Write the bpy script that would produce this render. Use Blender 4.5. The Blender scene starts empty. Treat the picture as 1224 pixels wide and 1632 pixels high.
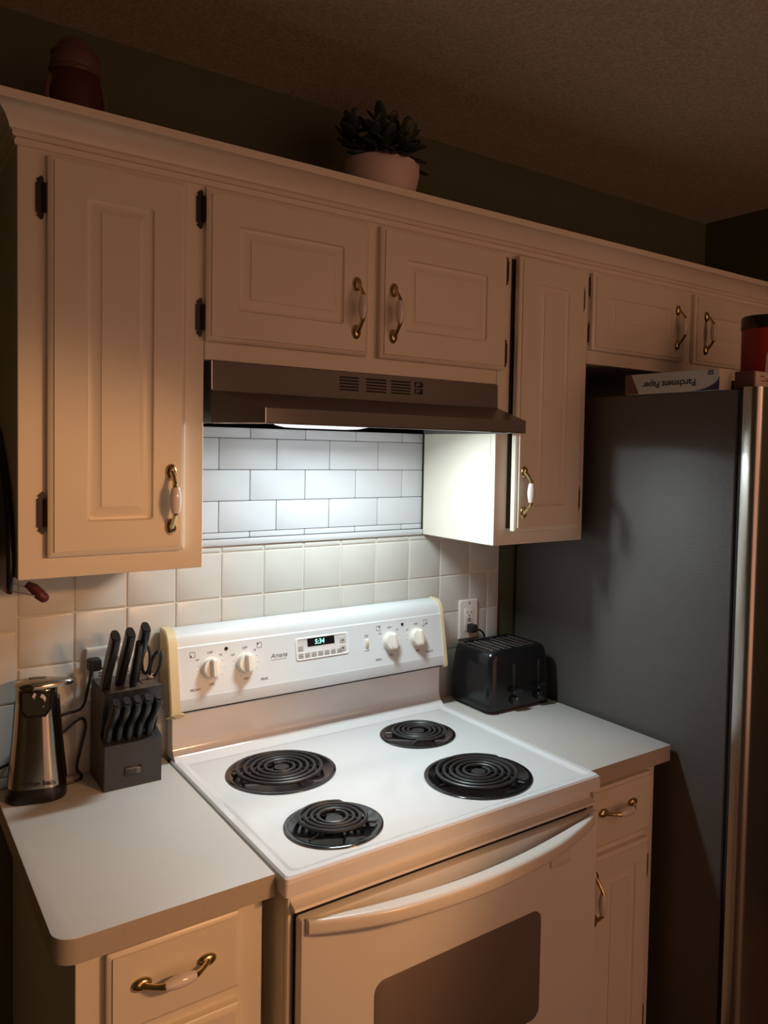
import bpy, bmesh, math, random
from mathutils import Vector, Matrix
random.seed(7)
S = bpy.context.scene
C = S.collection
PI = math.pi

# ------------------------------------------------------------------ camera
cd = bpy.data.cameras.new('camera'); cam = bpy.data.objects.new('camera', cd); C.objects.link(cam)
r_ = Vector((0.80268797, -0.59605172, 0.02035633)); u_ = Vector((0.00798153, 0.044865, 0.99896117)); f_ = Vector((0.59634581, 0.80169164, -0.04077))
m = Matrix.Identity(4)
for i in range(3):
    m[i][0] = r_[i]; m[i][1] = u_[i]; m[i][2] = -f_[i]
m.translation = Vector((-0.52979, -1.82332, 1.63162))
cam.matrix_world = m
cd.sensor_fit = 'HORIZONTAL'; cd.sensor_width = 36.0; cd.lens = 36.0 * 1258.88 / 1224.0
cd.shift_x = -96.855 / 1224.0; cd.shift_y = -47.285 / 1224.0
cd.clip_start = 0.05
S.camera = cam

# ------------------------------------------------------------------ world, lights, exposure
S.view_settings.view_transform = 'Standard'; S.view_settings.look = 'None'
S.view_settings.gamma = 1.0; S.view_settings.use_curve_mapping = False
S.view_settings.exposure = 0.0
w = bpy.data.worlds.new('world'); S.world = w; w.use_nodes = True
w.node_tree.nodes['Background'].inputs[0].default_value = (1.0, 0.49, 0.31, 1)
w.node_tree.nodes['Background'].inputs[1].default_value = 0.85

def lamp(name, kind, loc, power, col, size=0.05, target=None, **kw):
    l = bpy.data.lights.new(name, kind); l.energy = power; l.color = col
    if kind == 'AREA':
        l.shape = 'RECTANGLE'; l.size, l.size_y = size
    else:
        l.shadow_soft_size = size
    for k, v in kw.items(): setattr(l, k, v)
    o = bpy.data.objects.new(name, l); C.objects.link(o); o.location = loc
    if target is not None:
        o.rotation_euler = (Vector(target) - Vector(loc)).to_track_quat('-Z', 'Y').to_euler()
    return o
WARM = (1.0, 0.50, 0.215)
# shaded warm fixture of three bulbs hanging in the room behind the camera
for i, (dx, dy) in enumerate(((-.13, -.05), (0, .06), (.13, -.05))):
    lamp('warm_bulb', 'SPOT', (0.72 + dx, -2.35 + dy, 1.92), 25.5, WARM, 0.035, (-.60, -.35, 0.80), spot_size=math.radians(50), spot_blend=0.5)
# dim warm lamp further back in the room
lamp('far_lamp', 'POINT', (1.7, -2.5, 2.08), 12.0, (1.0, 0.49, 0.29), 0.45)
# bulb of the range hood
HW = (0.84, 0.965, 1.0)
lamp('hood_bulb', 'AREA', (0.415, -0.282, 1.698), 5.3, HW, (0.22, 0.05), target=(0.415, -0.282 - .24, 1.698 - .97))
lamp('hood_bulb_glow', 'POINT', (0.415, -0.282, 1.690), 1.35, HW, 0.03)

# ------------------------------------------------------------------ materials
def lin(c): return tuple(((x / 255 / 12.92) if x / 255 <= .04045 else ((x / 255 + .055) / 1.055) ** 2.4) for x in c)
MATS = {}
def mat(name, col, rough=0.5, metal=0.0, var=0.04, scale=8.0, bump=0.0, bscale=200.0, emit=None, estr=0.0, coat=0.0, stretch=None, spec=None, detail=3.0, alpha=None):
    if name in MATS: return MATS[name]
    M = bpy.data.materials.new(name); M.use_nodes = True
    N = M.node_tree.nodes; L = M.node_tree.links
    b = N['Principled BSDF']
    b.inputs['Roughness'].default_value = rough; b.inputs['Metallic'].default_value = metal
    if coat: b.inputs['Coat Weight'].default_value = coat; b.inputs['Coat Roughness'].default_value = 0.06
    if spec is not None: b.inputs['Specular IOR Level'].default_value = spec
    tc = N.new('ShaderNodeTexCoord'); src = tc.outputs['Object']
    if stretch:
        mp = N.new('ShaderNodeMapping'); mp.inputs['Scale'].default_value = stretch
        L.new(src, mp.inputs['Vector']); src = mp.outputs['Vector']
    no = N.new('ShaderNodeTexNoise'); no.inputs['Scale'].default_value = scale; no.inputs['Detail'].default_value = detail
    L.new(src, no.inputs['Vector'])
    mx = N.new('ShaderNodeMix'); mx.data_type = 'RGBA'
    mx.inputs[6].default_value = tuple(max(0, c * (1 - var)) for c in col) + (1,)
    mx.inputs[7].default_value = tuple(min(1, c * (1 + var)) for c in col) + (1,)
    L.new(no.outputs['Fac'], mx.inputs[0]); L.new(mx.outputs[2], b.inputs['Base Color'])
    if bump:
        n2 = N.new('ShaderNodeTexNoise'); n2.inputs['Scale'].default_value = bscale; n2.inputs['Detail'].default_value = 3
        L.new(src, n2.inputs['Vector'])
        bp = N.new('ShaderNodeBump'); bp.inputs['Strength'].default_value = bump; bp.inputs['Distance'].default_value = 0.002
        L.new(n2.outputs['Fac'], bp.inputs['Height']); L.new(bp.outputs['Normal'], b.inputs['Normal'])
    if emit:
        b.inputs['Emission Color'].default_value = tuple(emit) + (1,); b.inputs['Emission Strength'].default_value = estr
    MATS[name] = M
    return M
CAB = mat('cream_paint', (0.80, 0.745, 0.63), 0.33, var=0.02, scale=5, bump=0.05, bscale=90)
CABSHADE = mat('painted_cabinet_shade', (0.05, 0.04, 0.03), 0.8)
WALL = mat('olive_wall_paint', (0.075, 0.085, 0.04), 0.75, var=0.06, bump=0.25, bscale=120)
TILE = mat('almond_tile_glaze', (0.58, 0.578, 0.535), 0.26, var=0.025, scale=4)
GROUT = mat('pale_grout', (0.68, 0.64, 0.56), 0.9, var=0.06, scale=60)
SUB = mat('white_vinyl_tile', (0.575, 0.595, 0.62), 0.45, var=0.012, scale=6)
SUBG = mat('grey_joint', (0.13, 0.13, 0.14), 0.8)
LAM = mat('laminate_top', (0.60, 0.585, 0.545), 0.45, var=0.10, scale=420, detail=4)
LAMSHADE = mat('laminate_edge_shaded', (0.50, 0.44, 0.37), 0.5, var=0.05, scale=200)  # same laminate as the top, its shade put into a browner colour
ENAM = mat('white_enamel', (0.86, 0.87, 0.87), 0.13, var=0.01, scale=5, coat=0.5)
ENAMB = mat('range_body_enamel', (0.80, 0.77, 0.71), 0.25, var=0.012, scale=5)
BEIGE = mat('yellowed_plastic', (0.72, 0.60, 0.36), 0.45, var=0.06, scale=14)
TAPE = mat('yellow_tape', (0.62, 0.48, 0.25), 0.5, var=0.12, scale=60)
KNOB = mat('ivory_plastic', (0.83, 0.80, 0.72), 0.3, var=0.02)
DARKGAP = mat('dark_gap', (0.02, 0.018, 0.016), 0.7)
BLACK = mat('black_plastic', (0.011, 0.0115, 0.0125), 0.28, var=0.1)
BLACKG = mat('gloss_black_enamel', (0.008, 0.008, 0.009), 0.12, var=0.1, coat=0.5)
COIL = mat('burner_coil_metal', (0.045, 0.044, 0.045), 0.42, metal=0.35, var=0.2, scale=40)
CHROME = mat('chrome', (0.62, 0.61, 0.60), 0.08, metal=1.0, var=0.02)
STEEL = mat('brushed_steel', (0.52, 0.50, 0.47), 0.27, metal=1.0, var=0.10, scale=30, stretch=(25, 25, 0.6), bump=0.04, bscale=60)
BRASS = mat('antique_brass', (0.68, 0.54, 0.28), 0.22, metal=1.0, var=0.10, scale=60)
PORC = mat('porcelain', (0.80, 0.74, 0.72), 0.12, var=0.02, coat=0.5)
HINGE = mat('bronze_hinge', (0.030, 0.022, 0.017), 0.38, metal=0.5, var=0.2, scale=80)
HOOD = mat('brown_hood_enamel', (0.15, 0.135, 0.13), 0.32, var=0.04, spec=0.3)
HOODIN = mat('hood_inside_metal', (0.45, 0.44, 0.43), 0.45, metal=0.6)
GLASS = mat('oven_glass', (0.18, 0.145, 0.13), 0.12, var=0.05)
FRS = mat('fridge_side_textured', (0.105, 0.096, 0.088), 0.5, var=0.06, scale=20, bump=0.35, bscale=260)
INK = mat('grey_print', (0.16, 0.15, 0.15), 0.6)
INKD = mat('dark_print', (0.03, 0.03, 0.035), 0.5)
BLOCK = mat('dark_painted_wood', (0.030, 0.035, 0.044), 0.32, var=0.08, scale=30)
BLOCKS = mat('dark_wood_side', (0.085, 0.062, 0.045), 0.45, var=0.15, scale=30, stretch=(1, 1, 8))
RUBBER = mat('black_cord', (0.014, 0.013, 0.013), 0.45)
PLATE = mat('outlet_plate', (0.75, 0.72, 0.66), 0.3)
CERR = mat('dark_red_ceramic', (0.075, 0.018, 0.012), 0.3, var=0.2, scale=12)
CERP = mat('pink_ceramic', (0.13, 0.07, 0.052), 0.3, var=0.15, scale=30)
POT = mat('blush_pot', (0.66, 0.53, 0.50), 0.5, var=0.05)
LEAF = mat('succulent_leaf', (0.020, 0.034, 0.018), 0.5, var=0.25, scale=20)
SOIL = mat('soil', (0.03, 0.02, 0.012), 0.9, bump=0.6)
REDRUB = mat('dark_red_silicone', (0.10, 0.016, 0.016), 0.45)
CARD = mat('white_carton', (0.58, 0.54, 0.47), 0.5, var=0.03)
CARDB = mat('brown_carton_end', (0.16, 0.07, 0.045), 0.6)
PURP = mat('purple_print', (0.035, 0.022, 0.08), 0.5)
REDCAN = mat('red_canister', (0.34, 0.028, 0.016), 0.35)
CEIL = mat('popcorn_ceiling', (0.50, 0.43, 0.34), 0.95, var=0.55, scale=130, detail=6, bump=1.0, bscale=110)
FLOOR = mat('brown_floor', (0.16, 0.10, 0.06), 0.4, var=0.2, scale=3, stretch=(1, 12, 1))
LENS = mat('hood_lamp_lens', (0.9, 0.9, 0.9), 0.4, emit=(0.93, 0.97, 1.0), estr=0.8)
OST = mat('opener_steel', (0.44, 0.40, 0.34), 0.20, metal=1.0, var=0.06, scale=30, stretch=(40, 40, 0.6))
_b = OST.node_tree.nodes['Principled BSDF']; _b.inputs['Anisotropic'].default_value = 0.9; _b.inputs['Anisotropic Rotation'].default_value = 0.25
_t = OST.node_tree.nodes.new('ShaderNodeTangent'); _t.direction_type = 'RADIAL'; _t.axis = 'Z'
OST.node_tree.links.new(_t.outputs[0], _b.inputs['Tangent'])
DIGIT = mat('clock_digits', (0.1, 0.4, 0.35), 0.5, emit=(0.35, 1.0, 0.80), estr=1.6)

# ------------------------------------------------------------------ helpers
def rootoff(p):
    while p is not None and p.parent is not None: p = p.parent
    return Vector(p.location) if p is not None else Vector((0, 0, 0))
def fin(bm, smooth):
    bmesh.ops.recalc_face_normals(bm, faces=bm.faces)
    if smooth:
        for f in bm.faces: f.smooth = True
        for e in bm.edges:
            if len(e.link_faces) == 2 and e.calc_face_angle(0) > math.radians(smooth): e.smooth = False
def obj(name, bm, material, parent=None, smooth=35, loc=None):
    """bm in world coordinates when loc is None, else local to loc"""
    fin(bm, smooth)
    me = bpy.data.meshes.new(name)
    off = rootoff(parent)
    if loc is None:
        bm.transform(Matrix.Translation(-off)); lo = Vector((0, 0, 0))
    else:
        lo = Vector(loc) - off
    bm.to_mesh(me); bm.free()
    me.materials.append(material)
    o = bpy.data.objects.new(name, me); C.objects.link(o); o.parent = parent; o.location = lo
    return o
def inst(src, loc, parent, rot=None, name=None):
    o = src.copy(); C.objects.link(o); o.parent = parent; o.location = Vector(loc) - rootoff(parent)
    if rot: o.rotation_euler = rot
    if name: o.name = name
    return o
def thing(name, label, cat, loc, group=None):
    o = bpy.data.objects.new(name, None); C.objects.link(o); o.location = loc; o.empty_display_size = 0.05
    o['label'] = label; o['category'] = cat
    if group: o['group'] = group
    return o
def tag(o, label, cat, group=None):
    o['label'] = label; o['category'] = cat
    if group: o['group'] = group
    return o
def struct(o): o['kind'] = 'structure'; return o
def B(): return bmesh.new()
def box(bm, x0, x1, y0, y1, z0, z1, bev=0.0, seg=2):
    r = bmesh.ops.create_cube(bm, size=1.0)
    vs = r['verts']
    for v in vs:
        v.co = Vector((x0 + (v.co.x + .5) * (x1 - x0), y0 + (v.co.y + .5) * (y1 - y0), z0 + (v.co.z + .5) * (z1 - z0)))
    if bev:
        es = list({e for v in vs for e in v.link_edges})
        bmesh.ops.bevel(bm, geom=es, offset=bev, segments=seg, affect='EDGES', profile=0.5)
    return bm
def loft(bm, loops, cap0=True, cap1=True, closed=True):
    rows = [[bm.verts.new(p) for p in lp] for lp in loops]
    n = len(rows[0])
    for a, b in zip(rows, rows[1:]):
        for i in range(n if closed else n - 1):
            j = (i + 1) % n
            bm.faces.new((a[i], a[j], b[j], b[i]))
    if cap0: bm.faces.new(rows[0][::-1])
    if cap1: bm.faces.new(rows[-1])
    return bm
def rrect(x0, x1, y0, y1, r, n=5):
    pts = []
    r = max(1e-5, min(r, (x1 - x0) / 2 - 1e-5, (y1 - y0) / 2 - 1e-5))
    for cx, cy, a0 in ((x1 - r, y1 - r, 0), (x0 + r, y1 - r, PI / 2), (x0 + r, y0 + r, PI), (x1 - r, y0 + r, 1.5 * PI)):
        for k in range(n + 1):
            a = a0 + PI / 2 * k / n
            pts.append((cx + r * math.cos(a), cy + r * math.sin(a)))
    return pts
def lathe(bm, prof, n=28, center=(0, 0, 0), axis='z', sx=1, sy=1):
    loops = []
    for r, h in prof:
        lp = []
        for k in range(n):
            a = 2 * PI * k / n
            x, y = max(r, 1e-5) * math.cos(a) * sx, max(r, 1e-5) * math.sin(a) * sy
            p = {'z': (x, y, h), 'y': (x, h, y), 'x': (h, x, y)}[axis]
            lp.append(Vector(p) + Vector(center))
        loops.append(lp)
    return loft(bm, loops)
def crom(pts, sub=8):
    pts = [Vector(p) for p in pts]
    if len(pts) < 3: return pts
    P = [pts[0] * 2 - pts[1]] + pts + [pts[-1] * 2 - pts[-2]]
    out = []
    for i in range(1, len(P) - 2):
        a, b, c, d = P[i - 1:i + 3]
        for k in range(sub):
            t = k / sub
            out.append(.5 * ((2 * b) + (c - a) * t + (2 * a - 5 * b + 4 * c - d) * t * t + (-a + 3 * b - 3 * c + d) * t ** 3))
    out.append(pts[-1]); return out
def tube(bm, pts, r, n=8, sub=8, smooth=True, flat=1.0):
    """r number or list sampled along the path"""
    P = crom(pts, sub) if smooth else [Vector(p) for p in pts]
    loops = []; nrm = None
    for i, p in enumerate(P):
        t = (P[min(i + 1, len(P) - 1)] - P[max(i - 1, 0)]).normalized()
        if nrm is None:
            nrm = t.orthogonal().normalized()
        else:
            nrm = (nrm - t * nrm.dot(t)).normalized()
        bn = t.cross(nrm)
        if isinstance(r, (int, float)): rr = r
        else:
            f = i / (len(P) - 1) * (len(r) - 1); k = min(int(f), len(r) - 2); rr = r[k] * (1 - f + k) + r[k + 1] * (f - k)
        loops.append([p + nrm * math.cos(2 * PI * k / n) * rr + bn * math.sin(2 * PI * k / n) * rr * flat for k in range(n)])
    return loft(bm, loops)
def prism(bm, poly, axis, a, b):
    """poly: 2D points; axis 'x': (y,z) ; 'y': (x,z) ; 'z': (x,y)"""
    def P(p, h): return {'x': (h, p[0], p[1]), 'y': (p[0], h, p[1]), 'z': (p[0], p[1], h)}[axis]
    return loft(bm, [[P(p, a) for p in poly], [P(p, b) for p in poly]])
def ball(bm, c, rx, ry, rz, seg=14, rings=9):
    r = bmesh.ops.create_uvsphere(bm, u_segments=seg, v_segments=rings, radius=1.0)
    for v in r['verts']: v.co = Vector((c[0] + v.co.x * rx, c[1] + v.co.y * ry, c[2] + v.co.z * rz))
    return bm
def bool_cut(o, cutters):
    """subtract cutter meshes and keep the evaluated mesh"""
    tmp = []
    for bm in cutters:
        me = bpy.data.meshes.new('c'); bmesh.ops.recalc_face_normals(bm, faces=bm.faces); bm.to_mesh(me); bm.free()
        c = bpy.data.objects.new('c', me); C.objects.link(c); c.location = o.matrix_world.translation * 0
        md = o.modifiers.new('b', 'BOOLEAN'); md.operation = 'DIFFERENCE'; md.object = c; md.solver = 'EXACT'; tmp.append(c)
    dg = bpy.context.evaluated_depsgraph_get(); dg.update()
    ev = o.evaluated_get(dg); me = bpy.data.meshes.new_from_object(ev)
    o.modifiers.clear(); o.data = me
    for c in tmp: bpy.data.objects.remove(c)
def text(name, body, size, loc, rot, material, parent, shear=0.0, align='CENTER', bold=0.0, depth=0.0002, xs=1.0):
    cu = bpy.data.curves.new(name, 'FONT'); cu.body = body; cu.size = size; cu.align_x = align; cu.align_y = 'CENTER'
    cu.shear = shear; cu.extrude = depth; cu.offset = bold; cu.resolution_u = 3
    t = bpy.data.objects.new(name, cu); C.objects.link(t)
    dg = bpy.context.evaluated_depsgraph_get(); me = bpy.data.meshes.new_from_object(t.evaluated_get(dg))
    bpy.data.objects.remove(t)
    me.materials.clear(); me.materials.append(material)
    o = bpy.data.objects.new(name, me); C.objects.link(o); o.parent = parent
    o.location = Vector(loc) - rootoff(parent); o.rotation_euler = rot; o.scale = (xs, 1, 1)
    return o

# ------------------------------------------------------------------ the setting
FY = -0.315                       # face plane of the wall cabinets
WX, WZ = 2.02, 2.495              # right wall, ceiling
wall_back = struct(obj('wall_back', box(B(), -1.15, WX + .1, 0.004, 0.12, 0, WZ), WALL))
struct(obj('wall_right', box(B(), WX, WX + .1, -4.2, 0.004, 0, WZ), WALL))
struct(obj('wall_left_light_block', box(B(), -1.15, -1.05, -4.2, 0.0035, 0, WZ), WALL))  # unseen wall, added to keep ambient light off the left cabinet side
struct(obj('ceiling', box(B(), -1.15, WX + .1, -4.2, 0.12, WZ, WZ + .1), CEIL))
struct(obj('floor', box(B(), -1.15, WX + .1, -4.2, 0.12, -.1, 0), FLOOR))

# tile field : grout bed + single tiles, children of the back wall
P, X0, Z1 = 0.108, -0.2684, 1.2682
obj('grout_bed', box(B(), -0.62, 1.034, -0.0032, 0.0045, 0.90, 1.392), GROUT, wall_back)
def tilemesh(w, h, d=0.006, b=0.0022):
    bm = B()
    loops = []
    for ins, y in ((0, 0), (0, -d + b), (b * .35, -d + b * .35), (b * 1.2, -d)):
        loops.append([(x, y, z) for x, z in rrect(-w / 2 + ins, w / 2 - ins, -h / 2 + ins, h / 2 - ins, 0.002, 2)])
    return loft(bm, loops)
cache = {}
def tile(x0, x1, z0, z1, gap=0.003, mt=TILE, y=0.0005, d=0.006, b=0.0022, name='tile'):
    key = (round(x1 - x0, 4), round(z1 - z0, 4), mt.name)
    c = ((x0 + x1) / 2, y, (z0 + z1) / 2)
    if key not in cache:
        cache[key] = obj(name, tilemesh(x1 - x0 - gap, z1 - z0 - gap, d, b), mt, wall_back, loc=c)
        return cache[key]
    return inst(cache[key], c, wall_back)
zr = [1.2682 + P, 1.2682, 1.2682 - P, 1.2682 - 2 * P, 1.2682 - 3 * P]
for k in range(12):
    xa, xb = X0 + k * P, X0 + (k + 1) * P
    for r in range(4):
        z1, z0 = zr[r], zr[r + 1]
        if r == 3: z0 = 0.9145
        if k == 11:
            if r == 0: tile(xa, 1.032, z0, z1)
            else: tile(xa, .989, z0, z1); tile(.989, 1.032, z0, z1)
        else: tile(xa, xb, z0, z1)
    tile(xa, min(xb, 1.032), 1.3762, 1.391, name='cap_tile')
for k in range(2):
    xb = X0 - k * 0.152
    for zt, zb in ((1.391, 1.24), (1.24, 1.089), (1.089, 0.938), (0.938, 0.9145)):
        tile(xb - .152, xb, zb, zt)
# white subway field with thin grey joints + border strip
obj('joint_bed', box(B(), 0.0085, 0.7455, 0.0, 0.0045, 1.3925, 1.80), SUBG, wall_back)
obj('border_strip', box(B(), 0.0085, 0.7455, -0.010, 0.0, 1.3925, 1.4085, .003), SUB, wall_back)
sx = [-0.138 + .1472 * k for k in range(8)]
zrow = [1.4095, 1.4242, 1.4992, 1.5742, 1.6500, 1.7260, 1.80]
for r in range(6):
    sh = 0.0785 if r % 2 == 0 else 0.0
    for k in range(7):
        a, b = 0.010 + .1472 * (k - 1) + (0.078 if r % 2 == 0 else 0.0) , 0
        b = a + .1472
        a, b = max(a, .0085), min(b, .7455)
        if b - a < .01: continue
        tile(a, b, zrow[r], zrow[r + 1], gap=0.0017, mt=SUB, y=0.0, d=0.0022, b=0.0006, name='subway_tile')

# ------------------------------------------------------------------ pulls, hinges, doors
def pull_brass(s):
    bm = B()
    if True:
        lathe(bm, [(0.0001, 0.0), (.0095, -.0002), (.0105, -.002), (.0095, -.005), (.006, -.008), (.0001, -.009)], 16, (0, 0, s * .051), 'y', 1, 1.5)
        tube(bm, [(0, -.004, s * .051), (0, -.012, s * .045), (0, -.022, s * .034), (0, -.027, s * .026), (0, -.028, s * .021)], [.0062, .0046, .0042, .0052, .0062], 10, 5)
    return bm
def pull_grip():
    return lathe(B(), [(.0066, -.024), (.0078, -.021), (.0100, -.009), (.0106, 0), (.0100, .009), (.0078, .021), (.0066, .024)], 16, (0, -.028, 0))
_pb = _pg = None
def pull(loc, door, horiz=False):
    global _pb, _pg
    rot = (0, PI / 2, 0) if horiz else (0, 0, 0)
    if _pb is None:
        _pb = [obj('pull_end', pull_brass(k), BRASS, door, loc=loc) for k in (-1, 1)]; _pg = obj('pull_grip', pull_grip(), PORC, door, loc=loc)
        for b_ in _pb: b_['label'] = 'curved brass pull end'; b_.rotation_euler = rot
        _pg['label'] = 'pale porcelain grip'; _pg.rotation_euler = rot
        return
    for b_ in _pb + [_pg]: inst(b_, loc, door, rot)
_hg = None
def hinge_bm():
    bm = B()
    pl = [(-.0085, -.024), (-.0045, -.027), (-.0075, -.030), (-.003, -.034), (0, -.037), (.003, -.034), (.0045, -.024), (.0045, .024), (.003, .034), (0, .037), (-.003, .034), (-.0075, .030), (-.0045, .027), (-.0085, .024)]
    prism(bm, pl, 'y', 0, -.0035)
    tube(bm, [(.006, -.006, -.024), (.006, -.006, .024)], .0055, 10, smooth=False)
    box(bm, .004, .016, -.008, -.002, -.021, .021, .001)
    return bm
def hinge(loc, door, flip=False):
    global _hg
    if _hg is None:
        _hg = obj('hinge', hinge_bm(), HINGE, door, loc=loc); _hg['label'] = 'dark bronze butterfly hinge'
        o = _hg
    else: o = inst(_hg, loc, door)
    o.rotation_euler = (PI, 0, PI) if False else ((0, 0, 0))
    o.scale = (-1 if flip else 1, 1, 1)
    return o
def door_bm(x0, x1, z0, z1, yb, t=0.019, gin=0.060, lip=0.0095, raised=True):
    bm = B(); yf = yb - t
    spec = [(0, yb), (0, yf + .0065), (.0035, yf + .0035), (lip - .001, yf + .003), (lip, yf)]
    rr = [0.002, .003, .003, .002, .001]
    if raised:
        g = min(gin, (z1 - z0) * .30, (x1 - x0) * .30)
        spec += [(g, yf), (g + .003, yf + .0045), (g + .008, yf + .006), (g + .025, yf + .0015), (g + .0255, yf - .0002)]
        rr += [.006, .006, .004, .001, .001]
    loops = [[(x, y, z) for x, z in rrect(x0 + i, x1 - i, z0 + i, z1 - i, r, 3)] for (i, y), r in zip(spec, rr)]
    return loft(bm, loops)

# ------------------------------------------------------------------ wall cabinets
def carcass(name, x0, x1, z0, z1, root, yf=FY, yb=0.0, holes=()):
    """box with a proud face frame line; one mesh"""
    obj('face_frame', box(B(), x0, x1, yf, yf + .0185, z0, z1, 0.0012, 1), CAB, root)
    return obj(name, box(B(), x0, x1, yf + .019, yb, z0, z1, 0.0008, 1), CAB, root)
ZT = 2.19
# tall left cabinet
c1 = thing('wall_cabinet', 'tall narrow cream wall cabinet at left, above the knife block', 'cabinet', (-.152, -.15, 1.394), 'cream wall cabinets')
carcass('body', -.312, .0075, 1.394, ZT, c1, yb=-.0075)
d = obj('door', door_bm(-.268, -.032, 1.432, 2.119, FY - .0005), CAB, c1)
pull((-.060, FY - .0195, 1.529), d)
hinge((-.276, FY - .0005, 2.046), d); hinge((-.274, FY - .0005, 1.509), d)
# cabinet over the hood
c2 = thing('wall_cabinet', 'wide short two-door cream cabinet directly above the range hood', 'cabinet', (.377, -.15, 1.797), 'cream wall cabinets')
carcass('body', .0085, .7455, 1.797, ZT, c2)
d = obj('door', door_bm(.006, .364, 1.832, 2.120, FY - .0005, gin=.062), CAB, c2)
pull((.332, FY - .0195, 1.932), d); hinge((-.001, FY - .0005, 2.080), d); hinge((-.001, FY - .0005, 1.876), d)
d = obj('door', door_bm(.395, .760, 1.832, 2.120, FY - .0005, gin=.064), CAB, c2)
pull((.426, FY - .0195, 1.932), d); hinge((.767, FY - .0005, 2.079), d, True); hinge((.767, FY - .0005, 1.876), d, True)
# tall right cabinet with its door ajar
c3 = thing('wall_cabinet', 'tall narrow cream wall cabinet beside the fridge with its door slightly ajar', 'cabinet', (.905, -.15, 1.394), 'cream wall cabinets')
carcass('body', .7465, 1.0635, 1.394, ZT, c3, yb=-.0075)
obj('opening_shade_panel', box(B(), .787, 1.030, FY - .0006, FY + .004, 1.436, 2.112), CABSHADE, c3)['label'] = 'dark panel standing for the shade behind the ajar door'  # dark panel on the solid frame paints in the cabinet's inner shade
d = obj('door', door_bm(.790, 1.034, 1.430, 2.118, FY - .0005, gin=.062), CAB, c3)
pull((.816, FY - .0195, 1.529), d); hinge((1.041, FY - .0005, 2.045), d, True); hinge((1.041, FY - .0005, 1.507), d, True)
piv = Vector((1.034, FY - .001, 0)); a = math.radians(3.0)
off = Vector(c3.location)
Mr = Matrix.Translation(piv - off) @ Matrix.Rotation(a, 4, 'Z') @ Matrix.Translation(off - piv)
d.matrix_local = Mr @ d.matrix_local
# cabinet over the fridge
c4 = thing('wall_cabinet', 'wide low two-door cream cabinet above the fridge', 'cabinet', (1.54, -.15, 1.875), 'cream wall cabinets')
carcass('body', 1.0645, 2.0185, 1.875, ZT, c4)
d = obj('door', door_bm(1.068, 1.465, 1.911, 2.119, FY - .0005, gin=.060), CAB, c4)
pull((1.425, FY - .0195, 2.008), d); hinge((1.074, FY - .0005, 2.083), d); hinge((1.074, FY - .0005, 1.957), d)
d = obj('door', door_bm(1.515, 1.912, 1.911, 2.119, FY - .0005, gin=.060), CAB, c4)
pull((1.565, FY - .0195, 2.006), d); hinge((1.919, FY - .0005, 2.083), d, True); hinge((1.919, FY - .0005, 1.957), d, True)

# crown moulding, mitred return on the left end
prof = [(0, 2.1265), (.003, 2.1265), (.0042, 2.1285), (.0042, 2.1345), (.0018, 2.1355), (.0018, 2.1385), (.0062, 2.1395), (.0082, 2.143), (.0068, 2.147), (.0125, 2.150), (.0145, 2.157), (.020, 2.168), (.029, 2.179), (.040, 2.1845), (.044, 2.185), (.044, 2.200), (0, 2.200)]
bm = B()
loft(bm, [[(-.3125 - o, -.008, z) for o, z in prof], [(-.3125 - o, FY - .0005 - o, z) for o, z in prof], [(WX - .001, FY - .0005 - o, z) for o, z in prof]])
struct(obj('trim_1', bm, CAB, smooth=25))

# ------------------------------------------------------------------ range hood
h = thing('range_hood', 'dark brown metal range hood with slotted vents under the cabinet', 'range hood', (.383, -.2, 1.66))
bm = B()
xl, xr_ = .0205, .7445
# upper front panel, sloped top, tapered side walls and front lip, open underneath
def hring(yf, zs, i=0.0, lip=False):
    fx0, fx1, fy = (.077 + i, .727 - i, -.447 + i) if lip else (xl + i, xr_ - i, yf)
    return [Vector(p) for p in ((xl + i, -.012, zs[0]), (xr_ - i, -.012, zs[0]), (xr_ - i, yf + .002, zs[0]), (fx1, fy, zs[1]), (fx0, fy, zs[1]), (xl + i, yf + .002, zs[0]))]
loft(bm, [hring(-.322, (1.7955, 1.7955)), hring(-.324, (1.738, 1.738)), hring(-.324, (1.7375, 1.7035), lip=True), hring(-.324, (1.6755, 1.6755), lip=True),
          hring(-.324, (1.6750, 1.6750), .004, True), hring(-.324, (1.715, 1.700), .004, True)])
obj('shell', bm, HOOD, h, smooth=20)
for q in range(4):
    e0, e1 = [((.0235, -.324, 1.6752), (.0775, -.4475, 1.6752)), ((.0775, -.4475, 1.6752), (.0775, -.4475, 1.7035)), ((.0775, -.4475, 1.6752), (.7265, -.4475, 1.6752)), ((.0205, -.3235, 1.74), (.0205, -.3225, 1.7955))][q]
    o = obj('bare_edge', tube(B(), [e0, e1], .0013, 6, smooth=False), CHROME, h); o['label'] = 'bare metal edge line'
for gx0, gx1 in ((.300, .347), (.366, .418), (.431, .483)):
    for k in range(5):
        z = 1.7855 - k * .0066
        obj('vent_slot', box(B(), gx0, gx1, -.3242, -.3205, z - .0035, z, .0006, 1), DARKGAP, h)
for z in (1.786, 1.7705):
    o = obj('switch', box(B(), .495, .517, -.3255, -.3205, z - .012, z, .0015), BLACK, h); o['label'] = 'small black rocker switch'
lens = B(); loft(lens, [[(x, y, z) for x, y in rrect(.13 + i, .32 - i, -.435 + i, -.345 - i, .012)] for i, z in ((0, 1.706), (0, 1.680), (.006, 1.6745), (.02, 1.6705), (.04, 1.6695))])
o = obj('lamp_lens', lens, LENS, h); o['label'] = 'glowing white lamp lens'
fl = B(); box(fl, .36, .70, -.30, -.06, 1.708, 1.712)
for k in range(17): box(fl, .36, .70, -.296 + k * .014, -.290 + k * .014, 1.7065, 1.7085)
obj('grease_filter', fl, HOODIN, h)['kind'] = 'stuff'

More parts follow.
